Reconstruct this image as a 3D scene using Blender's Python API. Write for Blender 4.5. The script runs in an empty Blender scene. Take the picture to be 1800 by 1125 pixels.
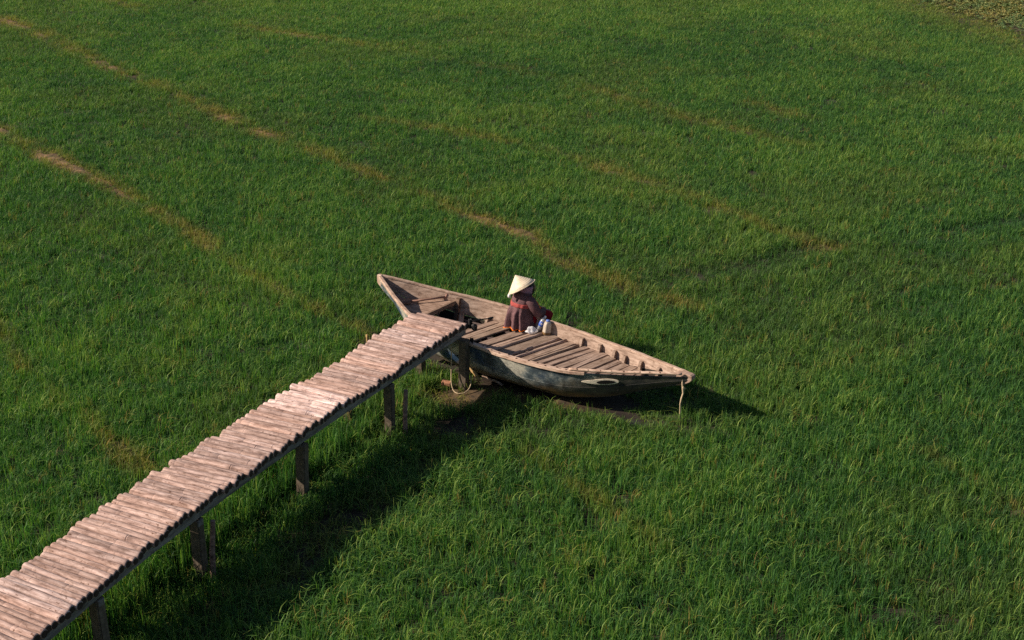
import bpy, bmesh, math, random
import numpy as np
from mathutils import Vector, Matrix, Euler
PI = math.pi
R = math.radians
random.seed(7)
rng = np.random.default_rng(11)
scene = bpy.context.scene
col = scene.collection

# ------------------------------------------------------------------ camera
cam_d = bpy.data.cameras.new('camera')
cam_d.sensor_width = 36
cam_d.lens = 52
cam_d.clip_start = 0.1
cam_d.clip_end = 2000
cam = bpy.data.objects.new('camera', cam_d)
col.objects.link(cam)
cam.location = (0, 0, 8.7)
cam.rotation_euler = (R(68), 0, 0)
scene.camera = cam

# ------------------------------------------------------------------ sky and sun
SUN_EL, TO_SUN = R(31), Vector((-1.0, -0.05, 0)).normalized()
world = bpy.data.worlds.new('World')
scene.world = world
world.use_nodes = True
nt = world.node_tree
nt.nodes.clear()
wo = nt.nodes.new('ShaderNodeOutputWorld')
wb = nt.nodes.new('ShaderNodeBackground')
sk = nt.nodes.new('ShaderNodeTexSky')
sk.sky_type = 'NISHITA'
sk.sun_disc = False
sk.sun_elevation = SUN_EL
sk.sun_rotation = math.atan2(TO_SUN.x, TO_SUN.y)
sk.air_density = 1.0
sk.dust_density = 1.0
wb.inputs['Strength'].default_value = 0.05
nt.links.new(sk.outputs[0], wb.inputs[0])
nt.links.new(wb.outputs[0], wo.inputs[0])
sun_d = bpy.data.lights.new('sun', 'SUN')
sun_d.energy = 5.0
sun_d.angle = R(0.5)
sun_d.color = (1.0, 0.85, 0.69)
sun = bpy.data.objects.new('sun', sun_d)
col.objects.link(sun)
to_sun = Vector((TO_SUN.x * math.cos(SUN_EL), TO_SUN.y * math.cos(SUN_EL), math.sin(SUN_EL)))
sun.rotation_euler = to_sun.to_track_quat('Z', 'Y').to_euler()
sun.location = to_sun * 60
vs = scene.view_settings
vs.view_transform = 'Standard'
vs.look = 'None'
vs.gamma = 1
vs.use_curve_mapping = False
vs.exposure = 0.5
scene.cycles.use_denoising = False
scene.cycles.max_bounces = 6
scene.cycles.diffuse_bounces = 3
scene.cycles.glossy_bounces = 2
scene.cycles.transmission_bounces = 6
scene.cycles.transparent_max_bounces = 6
scene.cycles.sample_clamp_indirect = 4

# ------------------------------------------------------------------ helpers
def tag(o, label=None, cat=None, group=None, kind=None):
    if label: o['label'] = label
    if cat: o['category'] = cat
    if group: o['group'] = group
    if kind: o['kind'] = kind
    return o

def empty(name, loc=(0, 0, 0), rz=0.0):
    o = bpy.data.objects.new(name, None)
    o.location = loc
    o.rotation_euler = (0, 0, rz)
    o.empty_display_size = 0.2
    col.objects.link(o)
    return o

def link(name, me, parent=None, loc=None, rot=None, scl=None):
    o = bpy.data.objects.new(name, me)
    col.objects.link(o)
    if parent is not None: o.parent = parent
    if loc is not None: o.location = loc
    if rot is not None: o.rotation_euler = rot
    if scl is not None: o.scale = scl
    return o

def mesh(name, verts, faces, mats=(), smooth=False, midx=None):
    me = bpy.data.meshes.new(name)
    me.from_pydata([tuple(map(float, v)) for v in verts], [], faces)
    for m in mats: me.materials.append(m)
    if smooth: me.polygons.foreach_set('use_smooth', [True] * len(me.polygons))
    if midx is not None: me.polygons.foreach_set('material_index', midx)
    me.update()
    return me

class MB:
    """collects shapes into one mesh"""
    def __init__(self): self.v, self.f, self.m = [], [], []
    def add(self, v, f, mi=0):
        b = len(self.v)
        self.v += [tuple(map(float, p)) for p in v]
        self.f += [tuple(i + b for i in q) for q in f]
        self.m += [mi] * len(f)
    def box(self, c, s, M=None, mi=0):
        v = []
        for dz in (-1, 1):
            for dx, dy in ((-1, -1), (1, -1), (1, 1), (-1, 1)):
                p = Vector((dx * s[0] / 2, dy * s[1] / 2, dz * s[2] / 2))
                if M is not None: p = M @ p
                v.append(p + Vector(c))
        self.add(v, [(3, 2, 1, 0), (4, 5, 6, 7), (0, 1, 5, 4), (1, 2, 6, 5), (2, 3, 7, 6), (3, 0, 4, 7)], mi)
    def tube(self, pts, r, n=8, cap=True, mi=0):
        pts = [Vector(p) for p in pts]
        rs = r if hasattr(r, '__len__') else [r] * len(pts)
        v, f = [], []
        up = Vector((0.13, 0.21, 0.97))
        for i, p in enumerate(pts):
            t = (pts[min(i + 1, len(pts) - 1)] - pts[max(i - 1, 0)]).normalized()
            a = t.cross(up)
            if a.length < 1e-3: a = t.cross(Vector((1, 0, 0)))
            a.normalize()
            b = t.cross(a)
            up = b.cross(t) if False else up
            for k in range(n):
                an = 2 * PI * k / n
                v.append(p + (a * math.cos(an) + b * math.sin(an)) * rs[i])
        for i in range(len(pts) - 1):
            for k in range(n):
                k2 = (k + 1) % n
                f.append((i * n + k, (i + 1) * n + k, (i + 1) * n + k2, i * n + k2))
        if cap:
            f.append(tuple(range(n)))
            f.append(tuple((len(pts) - 1) * n + k for k in reversed(range(n))))
        self.add(v, f, mi)
    def lathe(self, prof, n=16, M=None, mi=0):
        v, f = [], []
        for (r, z) in prof:
            for k in range(n):
                p = Vector((r * math.cos(2 * PI * k / n), r * math.sin(2 * PI * k / n), z))
                if M is not None: p = M @ p
                v.append(p)
        for i in range(len(prof) - 1):
            for k in range(n):
                k2 = (k + 1) % n
                f.append((i * n + k, i * n + k2, (i + 1) * n + k2, (i + 1) * n + k))
        self.add(v, f, mi)
    def me(self, name, mats, smooth=False):
        return mesh(name, self.v, self.f, mats, smooth, self.m)

def bevel_box(name, s, bev, mats, rough=0.0, seed=0, bow=0.0):
    """a plank: bevelled, a little uneven and bowed along x"""
    bm = bmesh.new()
    bmesh.ops.create_cube(bm, size=1)
    for v in bm.verts: v.co = Vector((v.co.x * s[0], v.co.y * s[1], v.co.z * s[2]))
    bmesh.ops.subdivide_edges(bm, edges=[e for e in bm.edges if abs(e.verts[0].co.x - e.verts[1].co.x) > s[0] * .5], cuts=4)
    rd = random.Random(seed)
    for v in bm.verts:
        x = v.co.x / s[0]
        v.co.y += rd.uniform(-1, 1) * rough
        v.co.z += rd.uniform(-1, 1) * rough * .5 + bow * (1 - 4 * x * x)
    sharp = [e for e in bm.edges if len(e.link_faces) == 2 and e.calc_face_angle(0) > 0.7]
    bmesh.ops.bevel(bm, geom=sharp, offset=bev, segments=1, affect='EDGES', profile=.5)
    me = bpy.data.meshes.new(name)
    bm.to_mesh(me)
    bm.free()
    for m in mats: me.materials.append(m)
    return me

def vnoise(x, y, seed=0):
    xi, yi = np.floor(x).astype(np.int64), np.floor(y).astype(np.int64)
    xf, yf = x - xi, y - yi
    def h(a, b):
        n = (a * 374761393 + b * 668265263 + seed * 1442695041) & 0xFFFFFFFF
        n = ((n ^ (n >> 13)) * 1274126177) & 0xFFFFFFFF
        n = n ^ (n >> 16)
        return (n & 0xFFFF) / 65535.0
    u, v = xf * xf * (3 - 2 * xf), yf * yf * (3 - 2 * yf)
    return (h(xi, yi) * (1 - u) + h(xi + 1, yi) * u) * (1 - v) + (h(xi, yi + 1) * (1 - u) + h(xi + 1, yi + 1) * u) * v

def fbm(x, y, sc, seed=0, octv=3):
    t, a, w = 0, .5, 0
    for o in range(octv):
        t = t + a * vnoise(x / sc * 2 ** o, y / sc * 2 ** o, seed + o * 17)
        w += a
        a *= .5
    return t / w

# ------------------------------------------------------------------ materials
def new_mat(name):
    m = bpy.data.materials.new(name)
    m.use_nodes = True
    n = m.node_tree.nodes
    p = n['Principled BSDF']
    return m, n, m.node_tree.links, p

def ramp(n, stops):
    r = n.new('ShaderNodeValToRGB')
    els = r.color_ramp.elements
    while len(els) < len(stops): els.new(.5)
    for e, (pos, c) in zip(els, stops):
        e.position = pos
        e.color = (*c, 1) if len(c) == 3 else c
    return r

def mixc(n, l, fac, a, b, mode='MIX'):
    m = n.new('ShaderNodeMix')
    m.data_type = 'RGBA'
    m.blend_type = mode
    for sock, val in ((m.inputs[0], fac), (m.inputs[6], a), (m.inputs[7], b)):
        if hasattr(val, 'is_output'): l.new(val, sock)
        elif isinstance(val, (int, float)): sock.default_value = val
        else: sock.default_value = (*val, 1) if len(val) == 3 else val
    return m.outputs[2]

def noise(n, l, vec, scale, detail=4, rough=.6):
    t = n.new('ShaderNodeTexNoise')
    t.inputs['Scale'].default_value = scale
    t.inputs['Detail'].default_value = detail
    t.inputs['Roughness'].default_value = rough
    if vec is not None: l.new(vec, t.inputs['Vector'])
    return t.outputs['Fac']

def objvec(n, l, scale=(1, 1, 1), rnd=True):
    tc = n.new('ShaderNodeTexCoord')
    mp = n.new('ShaderNodeMapping')
    mp.inputs['Scale'].default_value = scale
    l.new(tc.outputs['Object'], mp.inputs['Vector'])
    if not rnd: return mp.outputs[0]
    oi = n.new('ShaderNodeObjectInfo')
    ml = n.new('ShaderNodeMath')
    ml.operation = 'MULTIPLY'
    ml.inputs[1].default_value = 57.0
    l.new(oi.outputs['Random'], ml.inputs[0])
    ad = n.new('ShaderNodeVectorMath')
    ad.operation = 'ADD'
    l.new(mp.outputs[0], ad.inputs[0])
    l.new(ml.outputs[0], ad.inputs[1])
    return ad.outputs[0]

def bump(n, l, p, h, strength=.5, dist=.01):
    b = n.new('ShaderNodeBump')
    b.inputs['Strength'].default_value = strength
    b.inputs['Distance'].default_value = dist
    l.new(h, b.inputs['Height'])
    l.new(b.outputs[0], p.inputs['Normal'])

def wood(name, light, mid, dark, stretch=(1.2, 14, 14), scale=2.2, rough=.85, tint=True, spots=.5):
    m, n, l, p = new_mat(name)
    v = objvec(n, l, stretch)
    g = noise(n, l, v, scale, 6, .65)
    r = ramp(n, [(.28, dark), (.48, mid), (.7, light)])
    l.new(g, r.inputs[0])
    v2 = objvec(n, l, (2.2, 5, 5))
    g2 = noise(n, l, v2, 3.1, 5, .7)
    r2 = ramp(n, [(.32, (.55, .5, .46)), (.5, (1, 1, 1)), (.75, (1.12, 1.1, 1.1))])
    l.new(g2, r2.inputs[0])
    c = mixc(n, l, .9, r.outputs[0], r2.outputs[0], 'MULTIPLY')
    v3 = objvec(n, l, (5, 9, 9))
    g3 = noise(n, l, v3, 4.0, 2, .5)
    r3 = ramp(n, [(.27, (.38, .3, .25)), (.36, (1, 1, 1))])
    l.new(g3, r3.inputs[0])
    c = mixc(n, l, spots, c, r3.outputs[0], 'MULTIPLY')
    if tint:
        oi = n.new('ShaderNodeObjectInfo')
        c = mixc(n, l, 1.0, c, oi.outputs['Color'], 'MULTIPLY')
    l.new(c, p.inputs['Base Color'])
    p.inputs['Roughness'].default_value = rough
    p.inputs['Specular IOR Level'].default_value = .25
    bump(n, l, p, g, .55, .008)
    return m

def plain(name, c, rough=.7, var=.3, scale=12, spec=.3, metal=0.0):
    m, n, l, p = new_mat(name)
    v = objvec(n, l)
    g = noise(n, l, v, scale, 5, .65)
    r = ramp(n, [(.3, tuple(x * (1 - var) for x in c)), (.7, tuple(min(1, x * (1 + var)) for x in c))])
    l.new(g, r.inputs[0])
    l.new(r.outputs[0], p.inputs['Base Color'])
    p.inputs['Roughness'].default_value = rough
    p.inputs['Specular IOR Level'].default_value = spec
    p.inputs['Metallic'].default_value = metal
    bump(n, l, p, g, .3, .006)
    return m

M_pole = wood('pole_wood', (.74, .58, .54), (.47, .335, .30), (.17, .105, .09), (1.8, 17, 17), 2.2, spots=1.0)
M_board = wood('board_wood', (.46, .355, .29), (.31, .225, .175), (.11, .075, .055), (1.0, 14, 14), 2.4, spots=.85)
M_hullwood = wood('hull_wood', (.52, .405, .335), (.37, .27, .215), (.15, .10, .075), (1.3, 5, 9), 2.6, tint=False, spots=.7)
M_rail = wood('rail_wood', (.62, .47, .38), (.47, .335, .26), (.3, .18, .14), (1.2, 8, 8), 3.0, spots=.8)
M_darkwood = wood('dark_wood', (.16, .12, .11), (.10, .075, .07), (.035, .026, .025), (1, 12, 12), 2.2)
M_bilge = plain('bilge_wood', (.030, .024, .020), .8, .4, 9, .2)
M_concrete = plain('concrete', (.135, .108, .082), .92, .45, 22, .15)
M_rope = plain('rope', (.50, .39, .26), .9, .35, 60, .1)
M_black = plain('black_rubber', (.018, .017, .018), .65, .4, 20, .3)
M_nail = plain('rust', (.075, .04, .03), .8, .4, 30, .2)
M_brick = plain('brick_clay', (.42, .21, .13), .9, .3, 18, .1)

# painted hull outside
M_paint, n, l, p = new_mat('hull_paint')
v = objvec(n, l, (1, 1, 1), False)
g1 = noise(n, l, v, 2.3, 7, .7)
r1 = ramp(n, [(.36, (.018, .028, .042)), (.44, (.05, .075, .095)), (.51, (.17, .20, .205)), (.58, (.36, .36, .32))])
l.new(g1, r1.inputs[0])
g2 = noise(n, l, objvec(n, l, (2, 2, 9), False), 9, 6, .75)
r2 = ramp(n, [(.36, (.45, .42, .40)), (.52, (1.15, 1.12, 1.08)), (.7, (1.5, 1.45, 1.35))])
l.new(g2, r2.inputs[0])
c = mixc(n, l, .85, r1.outputs[0], r2.outputs[0], 'MULTIPLY')
gb = noise(n, l, v, 1.35, 2, .5)
rb = ramp(n, [(.56, (0, 0, 0)), (.62, (1, 1, 1))])
l.new(gb, rb.inputs[0])
c = mixc(n, l, rb.outputs[0], c, (.016, .045, .10))
# coat gets darker towards the bow and towards the bottom
tc = n.new('ShaderNodeTexCoord')
sx = n.new('ShaderNodeSeparateXYZ')
l.new(tc.outputs['Object'], sx.inputs[0])
mr = n.new('ShaderNodeMapRange')
mr.inputs[1].default_value = 2.35
mr.inputs[2].default_value = 2.95
zk_ = n.new('ShaderNodeMath'); zk_.operation = 'MULTIPLY_ADD'; zk_.inputs[1].default_value = -2.3
l.new(sx.outputs[2], zk_.inputs[0]); l.new(sx.outputs[0], zk_.inputs[2])
nk_ = n.new('ShaderNodeMath'); nk_.operation = 'MULTIPLY_ADD'; nk_.inputs[1].default_value = 1.6
l.new(noise(n, l, v, 4, 5, .7), nk_.inputs[0]); l.new(zk_.outputs[0], nk_.inputs[2])
ns_ = n.new('ShaderNodeMath'); ns_.operation = 'SUBTRACT'; ns_.inputs[1].default_value = .8
l.new(nk_.outputs[0], ns_.inputs[0]); l.new(ns_.outputs[0], mr.inputs[0])
ga = n.new('ShaderNodeMath'); ga.operation = 'MULTIPLY'; ga.inputs[1].default_value = .88
l.new(mr.outputs[0], ga.inputs[0])
gm = noise(n, l, v, 6, 4, .7)
rm = ramp(n, [(.4, (.010, .010, .010)), (.72, (.06, .05, .032))])
l.new(gm, rm.inputs[0])
c = mixc(n, l, ga.outputs[0], c, rm.outputs[0])
# mud splashed on the lowest planks
mz = n.new('ShaderNodeMapRange')
mz.inputs[1].default_value = .44
mz.inputs[2].default_value = .16
l.new(sx.outputs[2], mz.inputs[0])
gz = noise(n, l, v, 5, 5, .7)
mm = n.new('ShaderNodeMath'); mm.operation = 'MULTIPLY'
l.new(mz.outputs[0], mm.inputs[0]); l.new(gz, mm.inputs[1])
rz = ramp(n, [(.2, (0, 0, 0)), (.5, (1, 1, 1))])
l.new(mm.outputs[0], rz.inputs[0])
c = mixc(n, l, rz.outputs[0], c, (.20, .125, .05))
l.new(c, p.inputs['Base Color'])
p.inputs['Roughness'].default_value = .62
bump(n, l, p, g2, .5, .008)

# ground
M_mud, n, l, p = new_mat('paddy_mud')
ge = n.new('ShaderNodeNewGeometry')
g1 = noise(n, l, ge.outputs['Position'], 1.7, 8, .7)
r1 = ramp(n, [(.3, (.016, .013, .010)), (.55, (.034, .026, .017)), (.75, (.06, .045, .027))])
l.new(g1, r1.inputs[0])
at = n.new('ShaderNodeAttribute'); at.attribute_name = 'bare'
g3 = noise(n, l, ge.outputs['Position'], 7, 3, .6)
r3 = ramp(n, [(.3, (.04, .026, .014)), (.5, (.15, .09, .04)), (.72, (.30, .19, .085))])
l.new(g3, r3.inputs[0])
c = mixc(n, l, at.outputs['Fac'], r1.outputs[0], r3.outputs[0])
aw = n.new('ShaderNodeAttribute'); aw.attribute_name = 'wet'
c = mixc(n, l, aw.outputs['Fac'], c, (.035, .028, .026))
l.new(c, p.inputs['Base Color'])
rr = n.new('ShaderNodeMapRange')
rr.inputs[3].default_value = .95
rr.inputs[4].default_value = .22
l.new(aw.outputs['Fac'], rr.inputs[0])
l.new(rr.outputs[0], p.inputs['Roughness'])

def leaf_mat(name, stops, trans=.38):
    m, n, l, p = new_mat(name)
    ah = n.new('ShaderNodeAttribute'); ah.attribute_type = 'INSTANCER'; ah.attribute_name = 'hue'
    ad = n.new('ShaderNodeAttribute'); ad.attribute_type = 'INSTANCER'; ad.attribute_name = 'dry'
    ab = n.new('ShaderNodeAttribute'); ab.attribute_name = 'blade'
    su = n.new('ShaderNodeMath'); su.operation = 'ADD'
    mu = n.new('ShaderNodeMath'); mu.operation = 'MULTIPLY_ADD'
    mu.inputs[1].default_value = .85; mu.inputs[2].default_value = -.42
    l.new(ab.outputs['Fac'], mu.inputs[0])
    l.new(ah.outputs['Fac'], su.inputs[0]); l.new(mu.outputs[0], su.inputs[1])
    r = ramp(n, stops)
    l.new(su.outputs[0], r.inputs[0])
    c = mixc(n, l, ad.outputs['Fac'], r.outputs[0], (.36, .255, .075))
    l.new(c, p.inputs['Base Color'])
    p.inputs['Roughness'].default_value = .55
    p.inputs['Specular IOR Level'].default_value = .25
    tr = n.new('ShaderNodeBsdfTranslucent')
    c2 = mixc(n, l, 1.0, c, (1.0, 1.25, .55), 'MULTIPLY')
    l.new(c2, tr.inputs[0])
    mx = n.new('ShaderNodeMixShader')
    mx.inputs[0].default_value = trans
    l.new(p.outputs[0], mx.inputs[1]); l.new(tr.outputs[0], mx.inputs[2])
    l.new(mx.outputs[0], n['Material Output'].inputs[0])
    return m
M_rice = leaf_mat('rice_leaf', [(.05, (.030, .090, .032)), (.4, (.064, .178, .042)), (.65, (.128, .270, .052)), (.95, (.27, .37, .075))])
M_weed = leaf_mat('weed_leaf', [(.1, (.09, .17, .075)), (.5, (.16, .25, .10)), (.9, (.30, .33, .13))], .2)

# ------------------------------------------------------------------ layout constants (metres, camera foot at the origin)
BOAT = Vector((-1.989, 20.824, 0.0))
BD = Vector((.8219, -.5696, 0))        # along the boat, stern to bow
BN = Vector((.5696, .8219, 0))         # across it, towards the far side
BOAT_RZ = math.atan2(BD.y, BD.x)
def to_boat(x, y):
    return (x - BOAT.x) * BD.x + (y - BOAT.y) * BD.y, (x - BOAT.x) * BN.x + (y - BOAT.y) * BN.y

# right edge of the footbridge, far end first
RE = np.array([(-.62, 19.01), (-.92, 18.48), (-1.22, 17.92), (-1.5, 17.47), (-1.81, 16.89), (-2.05, 16.4), (-2.22, 16.07), (-2.48, 15.64),
               (-2.88, 14.77), (-3.15, 14.31), (-3.41, 13.74), (-3.56, 13.27), (-3.95, 12.42), (-4.2, 11.79), (-4.36, 11.36), (-4.7, 10.3), (-5.0, 9.1), (-5.2, 8.0)])
pf = np.polyfit(RE[:, 1], RE[:, 0], 4)
def redge(y): return float(np.polyval(pf, y))
def pole_ang(y): return R(float(np.interp(y, [8, 11, 12.5, 14.5, 16.4, 18, 19], [31, 31, 29, 24, 26, 29, 31])))
def pole_len(y): return float(np.interp(y, [8, 12.5, 14.5, 16.4, 19], [.95, .94, .90, .84, .85]))
DECK_Z = .98

# dikes (bunds) between the plots: polylines, with how bare each is
BUNDS = [([(-16.15, 46.8), (-13.6, 43.6), (-11, 39.8), (-9.27, 37.7), (-6.0, 33.1), (-4.6, 31.6), (-2.94, 29.5), (.31, 25.46), (.9, 24.1), (1.9, 22.8), (2.9, 21.9)], .9),
         ([(-11.8, 33.15), (-10.5, 31.4), (-8.5, 29.1), (-5.96, 25.8), (-4.5, 23.5), (-3.3, 21.96), (-2.46, 21.1), (-1.6, 19.9)], 1.1),
         ([(.2, 16.9), (.43, 16.5), (.7, 16.0), (1.27, 15.2), (1.9, 14.2)], .85),
         ([(-13.3, 49.9), (-10.6, 47.1), (-5, 43.2), (-.31, 39.9), (1.9, 37.4), (3.8, 34.7), (5.3, 32.9), (6.9, 31.0), (8, 29.5)], .6),
         ([(-3.5, 34.2), (-1.0, 32.7), (.74, 31.3), (2.2, 29.5), (3.57, 27.8), (4.65, 26.1), (5.7, 24.8)], .7),
         ([(-8.6, 22.3), (-7.76, 20.7), (-7.1, 19.6), (-5.8, 18.0), (-4.6, 16.4)], .7),
         ([(5.2, 16.9), (5.56, 16.2), (5.83, 15.7), (6.4, 14.7)], .6),
         ([(5.9, 35.6), (6.4, 34.7), (6.9, 33.9)], .6)]
def seg_dist(x, y, P):
    d = np.full(x.shape, 1e9)
    for (ax, ay), (bx, by) in zip(P[:-1], P[1:]):
        ux, uy = bx - ax, by - ay
        t = np.clip(((x - ax) * ux + (y - ay) * uy) / (ux * ux + uy * uy), 0, 1)
        d = np.minimum(d, np.hypot(x - ax - t * ux, y - ay - t * uy))
    return d
def bare_map(x, y, wide=1.0):
    """0..1: trodden, yellow, almost bare along the dikes (broken into stretches)"""
    b = np.zeros(x.shape)
    wob = (fbm(x, y, 1.6, 5) - .5) * .45 + (fbm(x, y, .3, 6, 2) - .5) * .12
    fine = np.clip((fbm(x, y, .45, 12) - .30) * 4, .15, 1)
    for i, (P, w) in enumerate(BUNDS):
        d = seg_dist(x, y, P) + wob
        brk = np.clip((fbm(x, y, 2.2, 31 + i, 2) - .42 + (w - .6) * .6 + (.16 if wide > 1 else -.06)) * 4.5, 0, 1)
        wd = (.075 + .005 * np.clip(y - 16, 0, 40)) * wide
        b = np.maximum(b, np.clip(1.15 - d / wd, 0, 1) * brk * fine * (.25 + .75 * w))
    return b
def ditch_map(x, y):
    d = seg_dist(x, y, [(2.2, 23.0), (3.9, 23.8), (5.5, 24.7), (7.7, 25.6), (9.6, 26.45), (13, 28)])
    return np.clip(1.2 - (d + (fbm(x, y, .8, 77) - .5) * .5) / .30, 0, 1) * np.clip((fbm(x, y, 1.8, 3, 2) - .3) * 4, 0, 1)
def blob(x, y, cx, cy, rx, ry, a=0):
    ca, sa = math.cos(a), math.sin(a)
    u, v = (x - cx) * ca + (y - cy) * sa, -(x - cx) * sa + (y - cy) * ca
    return np.clip(1.6 - np.hypot(u / rx, v / ry) * 1.1 + (fbm(x, y, .35, 9) - .5) * .7, 0, 1)
BA = math.atan2(BD.y, BD.x)
def wet_map(x, y):
    w = blob(x, y, 1.35, 18.04, .6, .19, BA + .1)
    w = np.maximum(w, .9 * blob(x, y, -.85, 17.85, .3, .15, .6))
    w = np.maximum(w, .8 * blob(x, y, -.1, 19.05, .7, .15, BA))
    w = np.maximum(w, .7 * blob(x, y, -1.75, 20.4, .3, .5, BA))
    return w
def mudstrip_map(x, y):
    """brown, thinly grown mud along the near side of the hull"""
    m = .9 * blob(x, y, .8, 18.36, .9, .2, BA + .12)
    m = np.maximum(m, .8 * blob(x, y, -.03, 18.74, .7, .2, BA))
    m = np.maximum(m, 1.25 * blob(x, y, -.72, 18.62, .42, .36, .2))
    m = np.maximum(m, .7 * blob(x, y, -1.75, 20.5, .45, .6, BA))
    d = seg_dist(x, y, [(-.55, 18.0), (-1.45, 16.2), (-2.25, 14.5), (-2.8, 13.0), (-3.2, 11.0)]) + (fbm(x, y, .6, 23) - .5) * .5  # rice thinned over dark mud inside the bridge's shadow, to deepen that shade
    m = np.maximum(m, .85 * np.clip(1.3 - d / .38, 0, 1) * np.clip((fbm(x, y, .7, 29, 2) - .30) * 4, 0, 1))
    return m

# ------------------------------------------------------------------ ground
def build_ground():
    def axis(lo, hi, step, far):
        a = list(np.arange(lo, hi + 1e-6, step))
        d, s = [], step
        x = 0
        while x < far:
            s *= 1.5
            x += s
            d.append(x)
        return np.array([lo - q for q in reversed(d)] + a + [hi + q for q in d])
    xs, ys = axis(-20, 20, .1, 600), axis(8, 54, .1, 600)
    X, Y = np.meshgrid(xs, ys)
    near = (np.abs(X) < 21) & (Y > 7) & (Y < 55)
    Z = np.where(near, (fbm(X, Y, .8, 41) - .5) * .05 + (fbm(X, Y, .25, 43, 2) - .5) * .07, 0)
    bare = bare_map(X, Y) * near
    Z += bare * .07
    s, b = to_boat(X, Y)
    flat = .8 * np.clip(1.3 - np.maximum(np.abs(s - 2.7) / 2.4, np.abs(b) / .75), 0, 1) ** .5
    wet = wet_map(X, Y) * near
    Z = Z * (1 - np.maximum(flat, wet * .6)) - .015 * wet
    ms = mudstrip_map(X, Y) * near
    Z += .045 * flat
    far_bank = np.clip((X - 13.9 + (Y - 50.4) * -.02 + np.minimum(0, (Y - 50.4)) * .26) * .6, 0, 1) * (Y > 38)
    Z += far_bank * .35
    ny, nx = X.shape
    verts = np.stack([X, Y, Z], -1).reshape(-1, 3)
    idx = np.arange(ny * nx).reshape(ny, nx)
    faces = np.stack([idx[:-1, :-1], idx[:-1, 1:], idx[1:, 1:], idx[1:, :-1]], -1).reshape(-1, 4)
    me = bpy.data.meshes.new('ground')
    me.from_pydata(verts.tolist(), [], faces.tolist())
    me.polygons.foreach_set('use_smooth', [True] * len(me.polygons))
    for nm, arr in (('bare', np.clip(bare + ms * .40 * (Y > 18.1) + far_bank * .3, 0, 1)), ('wet', wet)):
        a = me.attributes.new(nm, 'FLOAT', 'POINT')
        a.data.foreach_set('value', np.ascontiguousarray(arr.reshape(-1), dtype=np.float32))
    me.materials.append(M_mud)
    o = link('ground', me)
    tag(o, 'brown paddy mud under the young rice', 'ground', kind='structure')
build_ground()

# ------------------------------------------------------------------ rice and weeds (stuff, instanced by geometry nodes)
def tuft(name, nbl, hgt, spread, width, mat, droop=(.25, .9), rd=None, segs=4):
    v, f, bl = [], [], []
    for k in range(nbl):
        a = rd.uniform(0, 2 * PI)
        r = spread * math.sqrt(rd.random())
        x, y = r * math.cos(a), r * math.sin(a)
        la = rd.uniform(0, 2 * PI)
        h = hgt * rd.uniform(.6, 1.12)
        lean = rd.uniform(.0, .07)
        dr = rd.uniform(*droop) * h
        w = width * rd.uniform(.7, 1.25)
        fa = la + PI / 2 + rd.uniform(-.5, .5)
        wx, wy = math.cos(fa), math.sin(fa)
        b0 = len(v)
        c = rd.random()
        for i in range(segs + 1):
            t = i / segs
            off = lean * h * t + dr * .62 * t ** 3.4
            z = h * t - dr * .40 * t ** 4.2
            ww = w * (1 - t ** 2.2) * .5 + .0006
            px, py = x + math.cos(la) * off, y + math.sin(la) * off
            v += [(px - wx * ww, py - wy * ww, z), (px + wx * ww, py + wy * ww, z)]
            bl += [c, c]
        for i in range(segs):
            q = b0 + 2 * i
            f.append((q, q + 1, q + 3, q + 2))
    me = mesh(name, v, f, [mat], True)
    at = me.attributes.new('blade', 'FLOAT', 'POINT')
    at.data.foreach_set('value', np.array(bl, dtype=np.float32))
    return me

def weed(name, rd, mat):
    v, f, bl = [], [], []
    for k in range(16):
        a = rd.uniform(0, 2 * PI)
        el = rd.uniform(.0, .8)
        L, W = rd.uniform(.10, .20), rd.uniform(.05, .09)
        d = Vector((math.cos(a) * math.cos(el), math.sin(a) * math.cos(el), math.sin(el)))
        s = Vector((-math.sin(a), math.cos(a), rd.uniform(-.3, .3))).normalized()
        base = Vector((rd.uniform(-.1, .1), rd.uniform(-.1, .1), rd.uniform(.02, .14)))
        b0 = len(v)
        c = rd.random()
        pts = [base, base + d * L * .5 + s * W * .5, base + d * L - Vector((0, 0, .03)), base + d * L * .5 - s * W * .5]
        v += [tuple(q) for q in pts]
        bl += [c] * 4
        f.append((b0, b0 + 1, b0 + 2, b0 + 3))
    me = mesh(name, v, f, [mat], False)
    at = me.attributes.new('blade', 'FLOAT', 'POINT')
    at.data.foreach_set('value', np.array(bl, dtype=np.float32))
    return me

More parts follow.
